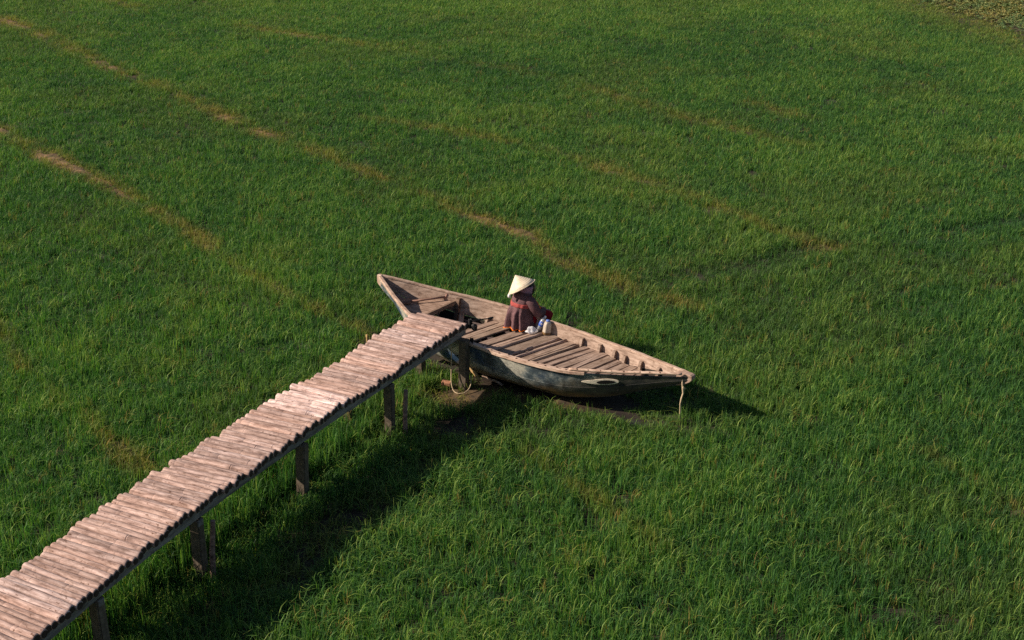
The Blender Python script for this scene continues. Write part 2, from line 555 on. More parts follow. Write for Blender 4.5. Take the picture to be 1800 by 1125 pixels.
def scatter(name, pts, rot, scl, hue, dry, pick, templates, mat):
    coll = bpy.data.collections.new(name + '_tufts')
    for i, t in enumerate(templates):
        o = bpy.data.objects.new('%s_tuft_%02d' % (name, i), t)
        coll.objects.link(o)
    me = bpy.data.meshes.new(name)
    me.from_pydata(pts.tolist(), [], [])
    for nm, ty, arr, key in (('rotv', 'FLOAT_VECTOR', rot, 'vector'), ('sclv', 'FLOAT_VECTOR', scl, 'vector'), ('hue', 'FLOAT', hue, 'value'),
                             ('dry', 'FLOAT', dry, 'value'), ('pick', 'INT', pick, 'value')):
        a = me.attributes.new(nm, ty, 'POINT')
        a.data.foreach_set(key, np.ascontiguousarray(arr, dtype=np.int32 if ty == 'INT' else np.float32).reshape(-1))
    me.materials.append(mat)
    o = link(name, me)
    ng = bpy.data.node_groups.new(name + '_nodes', 'GeometryNodeTree')
    ng.interface.new_socket('Geometry', in_out='INPUT', socket_type='NodeSocketGeometry')
    ng.interface.new_socket('Geometry', in_out='OUTPUT', socket_type='NodeSocketGeometry')
    N, L = ng.nodes, ng.links
    gi, go = N.new('NodeGroupInput'), N.new('NodeGroupOutput')
    ci = N.new('GeometryNodeCollectionInfo')
    ci.inputs['Collection'].default_value = coll
    ci.inputs['Separate Children'].default_value = True
    ci.inputs['Reset Children'].default_value = True
    ip = N.new('GeometryNodeInstanceOnPoints')
    ip.inputs['Pick Instance'].default_value = True
    def attr(nm, ty):
        a = N.new('GeometryNodeInputNamedAttribute')
        a.data_type = ty
        a.inputs['Name'].default_value = nm
        return a.outputs['Attribute']
    L.new(gi.outputs[0], ip.inputs['Points'])
    L.new(ci.outputs[0], ip.inputs['Instance'])
    L.new(attr('pick', 'INT'), ip.inputs['Instance Index'])
    L.new(attr('rotv', 'FLOAT_VECTOR'), ip.inputs['Rotation'])
    L.new(attr('sclv', 'FLOAT_VECTOR'), ip.inputs['Scale'])
    L.new(ip.outputs[0], go.inputs[0])
    md = o.modifiers.new('scatter', 'NODES')
    md.node_group = ng
    return o

def bank_side(x, y):
    """> 0 beyond the field's far right edge"""
    return (x - 13.45) * .967 + (y - 50.4) * .255

def build_rice():
    rd = random.Random(3)
    T = [tuft('rice_tuft', 8, .245, .06, .0070, M_rice, droop=(.04, .34), rd=rd) for i in range(9)]
    T += [tuft('rice_tuft', 7, .29, .07, .0085, M_rice, droop=(.7, 1.3), rd=rd) for i in range(3)]
    P = []
    for y0, y1, dens in ((9.5, 20, 330), (20, 30, 270), (30, 42, 210), (42, 60, 170), (60, 85, 25)):
        xw = .40 * y1 + 4
        nn = int(2 * xw * (y1 - y0) * dens)
        P.append(np.stack([rng.uniform(-xw, xw, nn), rng.uniform(y0, y1, nn)], -1))
    P = np.concatenate(P)
    x, y = P[:, 0], P[:, 1]
    keep = np.abs(x) < .40 * y + 4
    bare = bare_map(x, y)
    drz = bare_map(x, y, 2.3)
    dit = ditch_map(x, y)
    ms, wet = mudstrip_map(x, y), wet_map(x, y)
    s, b = to_boat(x, y)
    sb = np.interp(s, [0.5, .9, 1.4, 2.2, 3.4, 3.9, 4.3, 4.6], [0, .2, .42, .5, .45, .32, .14, 0], left=0, right=0)
    keep &= ~(np.abs(b) < sb + .04)
    # bow and stern overhang: stems grow shorter under it
    over = (s > .1) & (s < 5.1) & (np.abs(b) < .62)
    gaps = fbm(x, y, .45, 61, 2)
    u = rng.random(len(x))
    pk = 1 - .50 * bare - .78 * np.clip(ms * 1.1, 0, 1) - .05 * dit - np.clip((.27 - gaps) * 5, 0, .75) - wet * .95
    ux, uy = np.array([redge(q) for q in np.linspace(7, 20, 60)]), np.linspace(7, 20, 60)
    re = np.interp(y, uy, ux)
    under = (y < 19.3) & (x < re + .05) & (x > re - 1.0)
    pk += .1 * under
    keep &= (u < pk)
    keep &= bank_side(x, y) < .5 + (rng.random(len(x)) - .5) * 1.8
    x, y, bare, dit, over, under, ms, drz = (q[keep] for q in (x, y, bare, dit, over, under, ms, drz))
    n_ = len(x)
    big, med = fbm(x, y, 7, 1), fbm(x, y, 2.2, 2)
    sml = fbm(x, y, .7, 8, 2)
    hgt = .92 + .28 * (med - .5) + .35 * (sml - .5) + .15 * rng.standard_normal(n_)
    tall = blob(x, y, -1.6, 15.2, .8, 2.6, -.38)
    hgt *= 1 + .3 * tall
    hgt *= np.interp(y, [13, 20, 30, 50], [1.0, .88, .72, .60])
    hgt *= np.maximum(.25, 1 - .55 * bare - .42 * dit - .5 * ms)
    hgt = np.where(over, np.minimum(hgt, .5), hgt)
    rx = np.interp(y, uy, ux)
    shade_belt = (y < 19.0) & (x > rx - 1.45) & (x < rx - .30)  # rice made extra tall, mostly unseen, to block sun under the deck
    hgt = np.where(shade_belt, hgt * np.interp(y, [12, 16, 17.5, 19], [2.7, 2.5, 1.8, 1.2]) * rng.uniform(.7, 1.1, n_), hgt)
    near_b = bank_side(x, y)
    edge = np.clip(1 + near_b / 2.2, 0, 1)
    hgt = np.clip(hgt * (1 - .35 * edge), .25, 2.7)
    hue = .42 - .25 * ditch_map(x, y) + .38 * (big - .5) + .34 * (med - .5) + .3 * (sml - .5) + .11 * rng.standard_normal(n_)  # darker along the ditch: the shade there is put into the leaf hue
    dry = np.clip(np.maximum(bare, drz * .8) * rng.uniform(.2, 1.2, n_) + ms * .6 * rng.random(n_) + (rng.random(n_) < .02) * .75 + np.clip((fbm(x, y, 2.6, 55) - .56) * 2.0, 0, .14) * rng.random(n_) + edge * .55 * rng.random(n_), 0, 1)
    rot = np.stack([rng.normal(0, .055, n_), rng.normal(0, .055, n_), rng.uniform(0, 2 * PI, n_)], -1)
    wdt = rng.uniform(.8, 1.15, n_) * (1 + np.clip((y - 24) / 80, 0, .3))
    scl = np.stack([wdt, wdt, hgt], -1)
    z = np.full(n_, -.01) + .05 * bare
    pick = np.where(rng.random(n_) < .6 * tall, rng.integers(9, 12, n_), rng.integers(0, len(T), n_))
    o = scatter('rice_seedlings', np.stack([x, y, z], -1), rot, scl, hue, dry, pick, T, M_rice)
    tag(o, 'dense green young rice covering the paddy field', 'rice', kind='stuff')
    print('rice tufts', n_)
build_rice()

def build_bank():
    rd = random.Random(5)
    T = [weed('weed_clump', rd, M_weed) for i in range(6)]
    nn = 130000
    x, y = rng.uniform(11, 34, nn), rng.uniform(38, 75, nn)
    gap = fbm(x, y, 1.2, 91)
    bs = bank_side(x, y)
    k = (bs > rng.random(nn) * .9) & (gap > .33) & (x < .42 * y + 5)
    x, y, gap = x[k], y[k], gap[k]
    n_ = len(x)
    h = fbm(x, y, 2.0, 14)
    hue = .45 + 1.0 * (h - .5) + .2 * rng.standard_normal(n_)
    dry = np.clip((fbm(x, y, 1.6, 19) - .56) * 5, 0, .7) * rng.random(n_)
    rot = np.stack([np.zeros(n_), np.zeros(n_), rng.uniform(0, 6.28, n_)], -1)
    s = rng.uniform(.32, .72, n_)
    z = .3 * np.clip(bank_side(x, y) * .6, 0, 1)
    o = scatter('bank_weeds', np.stack([x, y, z], -1), rot, np.stack([s, s, s], -1), hue, dry, rng.integers(0, 6, n_), T, M_weed)
    tag(o, 'low greyish green broad leaved weeds on the bank at the far right corner', 'weeds', kind='stuff')
build_bank()

# ------------------------------------------------------------------ footbridge
bridge = empty('footbridge', (-2.4, 15.7, 0))
tag(bridge, 'low footbridge of weathered round poles on concrete posts, leading to the boat', 'footbridge')
BO = Vector((-2.4, 15.7, 0))

def pole_mesh(seed):
    rd = random.Random(seed)
    n, rings = 10, 13
    v, f = [], []
    bx, bz = rd.uniform(-.012, .012), rd.uniform(-.006, .006)
    nodes = sorted(rd.uniform(-.46, .46) for _ in range(2))
    xs = [-.5, -.488] + [-.46 + .92 * i / 8 for i in range(9)] + [.488, .5]
    # joints of the culm: a raised ring with a narrow groove
    for q in nodes: xs += [q - .012, q - .003, q + .003, q + .012]
    xs = sorted(xs)
    for x in xs:
        r = .0475 * (1 + .05 * x + rd.uniform(-.02, .02))
        if abs(x) > .495: r *= .82
        for q in nodes:
            d = abs(x - q)
            if d < .005: r *= .965
            elif d < .013: r *= 1.012
        cy, cz = bx * (1 - 4 * x * x), bz * (1 - 4 * x * x)
        for k in range(n):
            a = 2 * PI * (k + .5) / n
            v.append((x, cy + r * math.cos(a), cz + r * .96 * math.sin(a)))
    m = len(xs)
    for i in range(m - 1):
        for k in range(n):
            k2 = (k + 1) % n
            f.append((i * n + k, i * n + k2, (i + 1) * n + k2, (i + 1) * n + k))
    f.append(tuple(reversed(range(n))))
    f.append(tuple((m - 1) * n + k for k in range(n)))
    return mesh('deck_pole', v, f, [M_pole, M_endgrain], True, [0] * (len(f) - 2) + [1, 1])
M_endgrain = plain('end_grain', (.055, .04, .034), .9, .4, 30, .1)
pole_meshes = [pole_mesh(100 + i) for i in range(9)]
for me in pole_meshes:
    for pg in me.polygons:
        if len(pg.vertices) > 4: pg.use_smooth = False

def build_bridge():
    # walk the right edge and lay one pole every 11.4 cm
    y = 19.0
    pts = []
    while y > 8.0:
        x = redge(y)
        dx = (redge(y + .01) - x) / .01
        pts.append((x, y))
        y -= .089 / math.hypot(1, dx)
    LIGHT = {8, 9, 10, 32, 33, 34, 35, 36, 37, 38, 52, 88, 89, 90}
    for i, (x, y) in enumerate(pts):
        a = pole_ang(y) + random.uniform(-.012, .012)
        L = pole_len(y) * random.uniform(.97, 1.04)
        d = Vector((-math.cos(a), math.sin(a), 0))
        c = Vector((x, y, 0)) + d * (L / 2 + random.uniform(-.03, .02))
        zz = DECK_Z - .048 + random.uniform(-.011, .009) + .02 * math.sin(i * .21)
        tilt = random.uniform(-.012, .012)
        if i == 32: zz += .028; tilt = .03
        o = link('deck_pole', random.choice(pole_meshes), bridge, c - BO + Vector((0, 0, zz)),
                 (random.uniform(0, 6.28) * 0 + random.choice((0, .6283, 1.2566, 1.885, 2.513)), tilt, math.atan2(d.y, d.x) + (PI if random.random() < .5 else 0)), (L, random.uniform(.95, 1.05), random.uniform(.94, 1.06)))
        t = random.uniform(.68, .95)
        w = random.uniform(.0, .09)
        if i in LIGHT: t = random.uniform(1.28, 1.42) if 31 < i < 39 else random.uniform(.95, 1.08); w = -.03
        if i < 5: t *= .95
        o.color = (t * (1 + w), t, t * (1 - w * .8), 1)
    # bearers under both edges and the posts
    py = [18.93, 17.4, 15.69, 13.9, 12.35, 10.6, 9.0]
    def edge(y, inset):  # point on the deck, measured in from its right edge
        a = pole_ang(y)
        return Vector((redge(y) - math.cos(a) * inset, y + math.sin(a) * inset, 0))
    for inset_f in (.07, None):
        ins = (lambda yy: .07) if inset_f else (lambda yy: pole_len(yy) - .09)
        for ya, yb in zip([19.02] + py[1:], py[1:] + [8.0]):
            ym = (ya + yb) / 2
            for q0, q1 in ((ya, ym), (ym, yb)):
                A, B = edge(q0, ins(q0)), edge(q1, ins(q1))
                d = B - A
                me = bevel_box('bearer', (d.length + .02, .06, .10), .006, [M_darkbeam], .002, int(ya * 100))
                o = link('bearer', me, bridge, (A + B) / 2 - BO + Vector((0, 0, DECK_Z - .094 - .052 + random.uniform(-.004, .004))), (0, 0, math.atan2(d.y, d.x)))
                o.color = (random.uniform(.85, 1.1),) * 3 + (1,)
    for i, yy in enumerate(py):
        for side in (0, 1):
            ins = (.01 if i == 0 else .085) if side == 0 else pole_len(yy) - .10
            q = edge(yy, ins)
            H = DECK_Z - .21 + .35
            bm = bmesh.new()
            bmesh.ops.create_cube(bm, size=1)
            w = .122 if i != 1 else .115
            for v in bm.verts: v.co = Vector((v.co.x * w, v.co.y * w, v.co.z * H))
            bmesh.ops.subdivide_edges(bm, edges=[e for e in bm.edges if abs(e.verts[0].co.z - e.verts[1].co.z) > .2], cuts=5)
            rd = random.Random(i * 7 + side)
            for v in bm.verts: v.co += Vector((rd.uniform(-.004, .004), rd.uniform(-.004, .004), 0))
            bmesh.ops.bevel(bm, geom=[e for e in bm.edges if e.calc_face_angle(0) > .8], offset=.012, segments=2, affect='EDGES')
            me = bpy.data.meshes.new('post')
            bm.to_mesh(me); bm.free()
            me.materials.append(M_concrete)
            o = link('post', me, bridge, q - BO + Vector((0, 0, (DECK_Z - .215) - H / 2)), (random.uniform(-.03, .03), random.uniform(-.03, .03) + (.05 if i == 2 else 0), pole_ang(yy) * -1 + .12))
        A, B = edge(yy, -.0), edge(yy, pole_len(yy) - .03)
        d = B - A
        me = bevel_box('crossbeam', (d.length - .06, .09, .07), .006, [M_darkbeam], .002, i)
        link('crossbeam', me, bridge, (A + B) / 2 - BO + Vector((0, 0, DECK_Z - .255)), (0, 0, math.atan2(d.y, d.x)))
    # thinner timber props beside some posts
    for (x, y, lean, top) in ((-1.40, 17.33, .03, .72), (-3.26, 13.86, .06, .78), (-2.2, 20.3, .0, .34)):
        if y > 20: continue
        mb = MB()
        mb.tube([(0, 0, -.3), (lean * .4, 0, top * .5), (lean, .01, top)], [.034, .032, .029], 8)
        o = link('prop', mb.me('prop', [M_darkwood]), bridge, Vector((x, y, 0)) - BO)
        o.color = (2.2, 1.9, 1.8, 1)
M_darkbeam = wood('bearer_wood', (.30, .28, .27), (.20, .185, .18), (.08, .07, .07), (1, 12, 12), 2.2)
build_bridge()

# ------------------------------------------------------------------ boat (local x along the hull from stern to bow, local y towards the far side)
boat = empty('wooden_boat', BOAT, BOAT_RZ)
tag(boat, 'old wooden rowing boat with dark peeling hull and loose floor boards, aground in the rice', 'boat')
LB = 5.28
def smooth_interp(xs, ys):
    g = np.linspace(0, LB, 529)
    v = np.interp(g, xs, ys)
    k = np.exp(-np.linspace(-2, 2, 41) ** 2); k /= k.sum()
    pad = np.concatenate([2 * v[0] - v[20:0:-1], v, 2 * v[-1] - v[-2:-22:-1]])
    v = np.convolve(pad, k, 'valid')
    return lambda s: float(np.interp(s, g, v))
b_far = smooth_interp([0, .56, 1.09, 1.5, 1.91, 2.4, 2.79, 3.3, 3.81, 4.28, 4.78, 5.28], [.015, .265, .45, .59, .65, .65, .63, .585, .50, .40, .235, .05])
b_near = smooth_interp([0, .5, 1.07, 1.6, 2.17, 2.63, 3.0, 3.4, 3.81, 4.1, 4.5, 4.93, 5.28], [.015, .32, .63, .71, .735, .75, .755, .725, .65, .545, .355, .18, .05])
z_gun = smooth_interp([0, .79, 1.58, 2.64, 3.7, 4.49, 5.28], [1.0, .845, .735, .65, .62, .64, .70])
z_keel = smooth_interp([0, .3, .7, 1.2, 1.8, 3.6, 4.2, 4.6, 4.95, 5.28], [.90, .66, .38, .14, .05, .06, .19, .35, .50, .62])
def section(s, th, side, off=0.0):
    b = b_far(s) if side > 0 else b_near(s)
    zg, zk = z_gun(s), z_keel(s)
    ct, st = max(math.cos(th), 0), max(math.sin(th), 0)
    e = .68
    y = b * ct ** e
    t = st ** e
    z = zg - (zg - zk) * t
    y *= 1 - t * (.10 + .55 * max(0, 1 - s / 1.3))
    # offset inwards for the plank thickness
    y = max(y - off * ct, .0)
    z = z + off * st
    return Vector((s, side * y, z))
def inner_y(s, z, side):
    zg, zk = z_gun(s), z_keel(s)
    t = min(max((zg - z) / max(zg - zk, .01), 0), 1)
    st = t ** (1 / .68)
    th = math.asin(min(st, 1))
    return abs(section(s, th, side, .024).y)

def build_hull():
    ss = np.concatenate([np.linspace(0, 1, 12), np.linspace(1.15, 4.2, 22), np.linspace(4.3, LB, 14)])
    TH = [(0, .30), (.30, .62), (.62, 1.02), (1.02, PI / 2)]
    for side in (1, -1):
        for j, (t0, t1) in enumerate(TH):
            v, f, mi = [], [], []
            ths = np.linspace(t0 + (.012 if j else 0), t1 - .004, 4)
            m = len(ths)
            lap = .006 * (j % 2)
            for s in ss:
                for th in ths: v.append(section(s, th, side, -lap))
                for th in ths: v.append(section(s, th, side, .024 - lap))
            K = 2 * m
            for i in range(len(ss) - 1):
                a, b = i * K, (i + 1) * K
                for q in range(m - 1):
                    o_ = (a + q, a + q + 1, b + q + 1, b + q)
                    i_ = (a + m + q, b + m + q, b + m + q + 1, a + m + q + 1)
                    f += [o_ if side < 0 else o_[::-1], i_ if side < 0 else i_[::-1]]
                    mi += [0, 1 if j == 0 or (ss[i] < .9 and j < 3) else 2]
                for q, r_ in ((0, m), (m - 1, 2 * m - 1)):
                    e_ = (a + q, b + q, b + r_, a + r_)
                    f.append(e_); mi.append(0)
            for a in (0, (len(ss) - 1) * K):
                f.append(tuple([a + q for q in range(m)] + [a + m + q for q in reversed(range(m))])); mi.append(1)
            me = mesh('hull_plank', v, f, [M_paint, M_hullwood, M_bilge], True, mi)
            bm = bmesh.new(); bm.from_mesh(me)
            bmesh.ops.recalc_face_normals(bm, faces=bm.faces)
            for e in bm.edges:
                if len(e.link_faces) == 2 and e.calc_face_angle(0) > .7: e.smooth = False
            bm.to_mesh(me); bm.free()
            link('hull_plank', me, boat)
    # keel plank closing the bottom
    v, f = [], []
    sk_ = np.linspace(.05, LB - .02, 40)
    for s in sk_:
        z = z_keel(s)
        for y, dz in ((-.04, -.02), (.04, -.02), (.04, .03), (-.04, .03)): v.append((s, y, z + dz))
    for i in range(len(sk_) - 1):
        for k in range(4):
            f.append((i * 4 + k, i * 4 + (k + 1) % 4, i * 4 + 4 + (k + 1) % 4, i * 4 + 4 + k))
    f += [(3, 2, 1, 0), tuple(len(v) - 4 + k for k in range(4))]
    link('keel', mesh('keel', v, f, [M_paint]), boat)

def strip(name, side, s0, s1, w_out, w_in, h, mat, n=40, dz=0.0, taper=0.0, round_=False, tint=1.0):
    """a strip that follows the gunwale"""
    v, f = [], []
    ss = np.linspace(s0, s1, n)
    rd = random.Random(int(s0 * 100) + side)
    for i, s in enumerate(ss):
        b = b_far(s) if side > 0 else b_near(s)
        z = z_gun(s) + dz + rd.uniform(-.003, .003)
        ds = .01
        bb = b_far if side > 0 else b_near
        t = Vector((ds, side * (bb(min(s + ds, LB)) - bb(s)), 0)).normalized()
        nn = Vector((-t.y, t.x, 0)) * side
        k = 1 - taper * abs(2 * i / (n - 1) - 1) ** 4
        P = Vector((s, side * b, z))
        if round_:
            for a in range(8):
                an = 2 * PI * a / 8
                v.append(P + nn * ((w_out - w_in) / 2 + math.cos(an) * (w_out + w_in) / 2 * k) + Vector((0, 0, h / 2 + math.sin(an) * h / 2 * k)))
        else:
            e = .006
            for (o_, zz) in ((-w_in, -.0), (-w_in, h - e), (-w_in + e, h), (w_out * k - e, h), (w_out * k, h - e), (w_out * k, -.012)):
                v.append(P + nn * o_ + Vector((0, 0, zz)))
    K = 8 if round_ else 6
    for i in range(n - 1):
        for a in range(K):
            f.append((i * K + a, i * K + (a + 1) % K, (i + 1) * K + (a + 1) % K, (i + 1) * K + a))
    f += [tuple(range(K))[::-1], tuple((n - 1) * K + a for a in range(K))]
    me = mesh(name, v, f, [mat], round_)
    bm = bmesh.new(); bm.from_mesh(me)
    bmesh.ops.recalc_face_normals(bm, faces=bm.faces)
    bm.to_mesh(me); bm.free()
    o = link(name, me, boat)
    o.color = (tint, tint, tint, 1)
    return o

build_hull()
strip('gunwale', 1, 0.04, 5.22, .018, .032, .028, M_rail, 60, tint=.92)
strip('gunwale', -1, 0.04, 1.5, .018, .032, .028, M_rail, 24, tint=.92)
strip('gunwale', -1, 1.503, 4.0, .030, .040, .032, M_rail, 40, tint=1.05)
strip('gunwale', -1, 3.80, 5.20, .036, .016, .044, M_rail, 30, dz=.0315, round_=True, taper=.25, tint=1.12)

# stem and stern posts
def post_mesh(pts, w, name, mat):
    v, f = [], []
    for (s, z0, z1) in pts:
        for y, z in ((-w, z0), (w, z0), (w, z1), (-w, z1)): v.append((s, y, z))
    n_ = len(pts)
    for i in range(n_ - 1):
        for k in range(4): f.append((i * 4 + k, i * 4 + (k + 1) % 4, i * 4 + 4 + (k + 1) % 4, i * 4 + 4 + k))
    f += [(3, 2, 1, 0), tuple((n_ - 1) * 4 + k for k in range(4))]
    me = mesh(name, v, f, [mat])
    bm = bmesh.new(); bm.from_mesh(me)
    bmesh.ops.recalc_face_normals(bm, faces=bm.faces)
    bmesh.ops.bevel(bm, geom=[e for e in bm.edges if e.calc_face_angle(0) > .6], offset=.008, segments=1, affect='EDGES')
    bm.to_mesh(me); bm.free()
    return me
o = link('stem', post_mesh([(5.10, .54, .725), (5.22, .58, .742), (5.30, .63, .735), (5.335, .67, .72)], .052, 'stem', M_rail), boat)
o.color = (.8, .78, .78, 1)
o = link('sternpost', post_mesh([(-.03, .90, 1.0), (-.015, .88, 1.03), (.05, .82, 1.025), (.10, .76, .96)], .028, 'sternpost', M_rail), boat)

# floor boards, one object each: (s at the centre line, width, skew, round strip?, tint)
FL = [(1.64, .12, .24, 0, .95), (1.80, .12, .22, 0, 1.02), (1.925, .125, .25, 0, .95), (2.20, .155, .28, 0, .92),
      (2.345, .06, .28, 0, 1.2), (2.413, .062, .28, 0, 1.1), (2.48, .055, .27, 1, 1.2), (2.62, .19, .29, 0, .78), (2.772, .045, .27, 1, 1.2),
      (2.828, .05, .26, 0, 1.15), (2.888, .05, .25, 1, 1.25), (2.99, .135, .25, 0, .95), (3.085, .05, .27, 1, 1.25), (3.142, .052, .29, 1, 1.2),
      (3.232, .10, .30, 0, .95), (3.36, .095, .29, 0, 1.02), (3.50, .14, .24, 0, .98), (3.632, .09, .17, 0, 1.05), (3.78, .155, .19, 0, .82),
      (3.93, .105, .19, 0, .92), (4.065, .125, .16, 0, .95), (4.21, .12, .14, 0, 1.0), (4.335, .10, .10, 0, 1.0), (4.43, .07, .08, 0, .98)]
def z_floor(s): return float(np.interp(s, [1.2, 2.6, 3.5, 4.5], [.50, .50, .485, .465]))
for i, (s, w, sk_, rnd, t) in enumerate(FL):
    rd = random.Random(i + 50)
    z = z_floor(s)
    yf = min(inner_y(s + sk_ * .5 - w / 2, z, 1), inner_y(s + sk_ * .5 + w / 2, z, 1)) - rd.uniform(.012, .05)
    yn = min(inner_y(s - sk_ * .5 - w / 2, z, -1), inner_y(s - sk_ * .5 + w / 2, z, -1)) - rd.uniform(.02, .05)
    if rnd: yf -= rd.uniform(.02, .08)
    A, B = Vector((s - sk_ * yn, -yn, z)), Vector((s + sk_ * yf, yf, z))
    d = B - A
    if rnd:
        mb = MB()
        L = d.length
        mb.tube([(-L / 2 + L * q / 8, rd.uniform(-.003, .003), rd.uniform(-.002, .002)) for q in range(9)], [w / 2 * rd.uniform(.9, 1.04) for q in range(9)], 8)
        me = mb.me('floor_strip', [M_board], True)
        nm, zz = 'floor_strip', w / 2 - .02
    else:
        me = bevel_box('floor_board', (d.length, w - .004, .026), .004, [M_board], .0035, i, rd.uniform(-.004, .006))
        nm, zz = 'floor_board', -.013 + rd.uniform(-.006, .008)
    o = link(nm, me, boat, (A + B) / 2 + Vector((0, 0, zz)), (rd.uniform(-.03, .03), rd.uniform(-.008, .008), math.atan2(d.y, d.x)))
    o.color = (t, t * rd.uniform(.97, 1.0), t * rd.uniform(.95, 1.02), 1)
# joists that carry the floor
for y in (-.33, .0, .33):
    me = bevel_box('joist', (3.1, .05, .06), .004, [M_darkwood], .002, 3)
    link('joist', me, boat, (2.85, y, .44), (0, .012, 0))
# ribs standing along both sides
for side in (1, -1):
    for s, top in ((1.16, .03), (1.62, .16), (2.1, .14), (2.6, .12), (3.27, .045), (3.60, .035), (3.87, .05), (4.06, .07), (4.36, .06), (4.70, .05)):
        if side > 0 and s in (1.62, 2.1, 2.6): top = .2
        zt = z_gun(s) - top
        zb_ = max(z_keel(s) + .06, .18)
        v, f = [], []
        w = .02 if s > 1.3 else .03
        dep = .078 if s > 1.3 else .06
        zs = np.linspace(zb_, zt, 6)
        for q, z in enumerate(zs):
            yi = inner_y(s, z, side) + .004
            dd = dep * (1 if q < 5 else .75)
            for (ds, yy) in ((-w, yi), (w, yi), (w, yi - dd), (-w, yi - dd)): v.append((s + ds, side * yy, z))
        for q in range(5):
            for k in range(4): f.append((q * 4 + k, q * 4 + (k + 1) % 4, q * 4 + 4 + (k + 1) % 4, q * 4 + 4 + k))
        f += [(3, 2, 1, 0), (20, 21, 22, 23)]
        me = mesh('rib', v, f, [M_board])
        bm = bmesh.new(); bm.from_mesh(me); bmesh.ops.recalc_face_normals(bm, faces=bm.faces); bm.to_mesh(me); bm.free()
        o = link('rib', me, boat)
        if s < 1.3: o.color = (.5, .45, .42, 1)

# stern deck: three planks side by side, edge beam and the dark well behind it
for k, (y0, y1) in enumerate(((-.9, -.28), (-.276, .12), (.124, .9))):
    v, f = [], []
    s0, s1, zt = .30, 1.05, .70
    ys = np.linspace(y0, y1, 7)
    top = []
    for y in ys:
        yy = y
        lo = s0
        # the hull narrows: start the plank where the side lets it
        for s in np.linspace(s0, s1, 40):
            if inner_y(s, zt, 1 if yy > 0 else -1) >= abs(yy) + .004: lo = s; break
        else: continue
        top.append((yy, lo))
    for (yy, lo) in top:
        for z in (zt + .004 * (k == 1), zt - .028): v += [(lo, yy, z), (s1 + .012 * k, yy, z)]
    for i in range(len(top) - 1):
        a, b = i * 4, i * 4 + 4
        f += [(a, a + 1, b + 1, b), (a + 2, b + 2, b + 3, a + 3), (a + 1, a + 3, b + 3, b + 1), (a, b, b + 2, a + 2)]
    if top:
        e = (len(top) - 1) * 4
        f += [(0, 2, 3, 1), (e, e + 1, e + 3, e + 2)]
        o = link('stern_deck_plank', mesh('stern_deck_plank', v, f, [M_board]), boat)
        o.color = (1.05, .98, .95, 1)
me = bevel_box('deck_edge_beam', (1.06, .05, .06), .005, [M_board], .002, 5)
o = link('deck_edge_beam', me, boat, (1.09, -.06, .69), (0, 0, PI / 2 - .04))
o.color = (.8, .75, .7, 1)
A, B = Vector((1.50, -.02, .40)), Vector((1.20, .45, .56))
me = bevel_box('batten', ((B - A).length, .075, .025), .004, [M_board], .002, 8)
o = link('batten', me, boat, (A + B) / 2)
o.rotation_euler = (B - A).to_track_quat('X', 'Z').to_euler()
o.color = (1.05, .98, .95, 1)
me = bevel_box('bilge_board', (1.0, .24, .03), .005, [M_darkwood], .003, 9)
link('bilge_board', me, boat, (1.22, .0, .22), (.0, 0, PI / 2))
me = bevel_box('side_board', (.62, .17, .02), .004, [M_darkwood], .003, 10)
o = link('side_board', me, boat, (.40, -.185, .86), (R(-68), R(8), R(-32)))
o.color = (3.6, 3.0, 2.8, 1)

# nail heads along the near gunwale
mb = MB()
for i in range(20):
    s = 2.15 + i * .148 + random.uniform(-.03, .03)
    y = -b_near(s) + random.choice((.022, -.012, .0))
    z = z_gun(s) + (.034 if s < 3.8 else .0)
    if s > 3.8:
        y = -b_near(s) - .022; z = z_gun(s) + .068
    mb.lathe([(.0, .006), (.011, .004), (.013, -.004)], 7, Matrix.Translation((s, y, z)))
o = link('nail_heads', mb.me('nail_heads', [M_nail]), boat)
o['kind'] = 'stuff'

# painted eye near the bow
def eye_shape(name, s_c, t_c, ls, lt, off, mat, parent, pointed):
    v, f = [], []
    n_ = 28
    def P(u, w, o_):
        s = s_c + u * ls
        t = t_c + w * lt
        th = t
        a = section(s, th, -1, -o_)
        return (a.x, a.y, a.z)
    ring = []
    for k in range(n_):
        an = 2 * PI * k / n_
        u, w = math.cos(an), math.sin(an)
        if pointed: w *= (.62 + .38 * u) if u < .4 else (.772 if u < .4 else .62 + .38 * u)
        ring.append((u, w))
    for o_ in (.001, off):
        for sc in (1, .5):
            for (u, w) in ring: v.append(P(u * sc, w * sc, o_))
        v.append(P(0, 0, o_))
    N = 2 * n_ + 1
    for base in (0, N):
        for k in range(n_):
            k2 = (k + 1) % n_
            f.append((base + k, base + k2, base + n_ + k2, base + n_ + k))
            f.append((base + n_ + k, base + n_ + k2, base + 2 * n_))
    for k in range(n_):
        k2 = (k + 1) % n_
        f.append((k, k2, N + k2, N + k))
    me = mesh(name, v, f, [mat], False)
    bm = bmesh.new(); bm.from_mesh(me); bmesh.ops.recalc_face_normals(bm, faces=bm.faces); bm.to_mesh(me); bm.free()
    return link(name, me, parent)
M_eye = plain('eye_paint', (.80, .70, .56), .7, .15, 25)
M_pupil = plain('pupil_paint', (.012, .011, .012), .6, .3, 25)
eye = eye_shape('painted_eye', 4.19, .135, .235, .112, .012, M_eye, boat, True)
eye_shape('pupil', 4.27, .138, .115, .052, .018, M_pupil, eye, False)

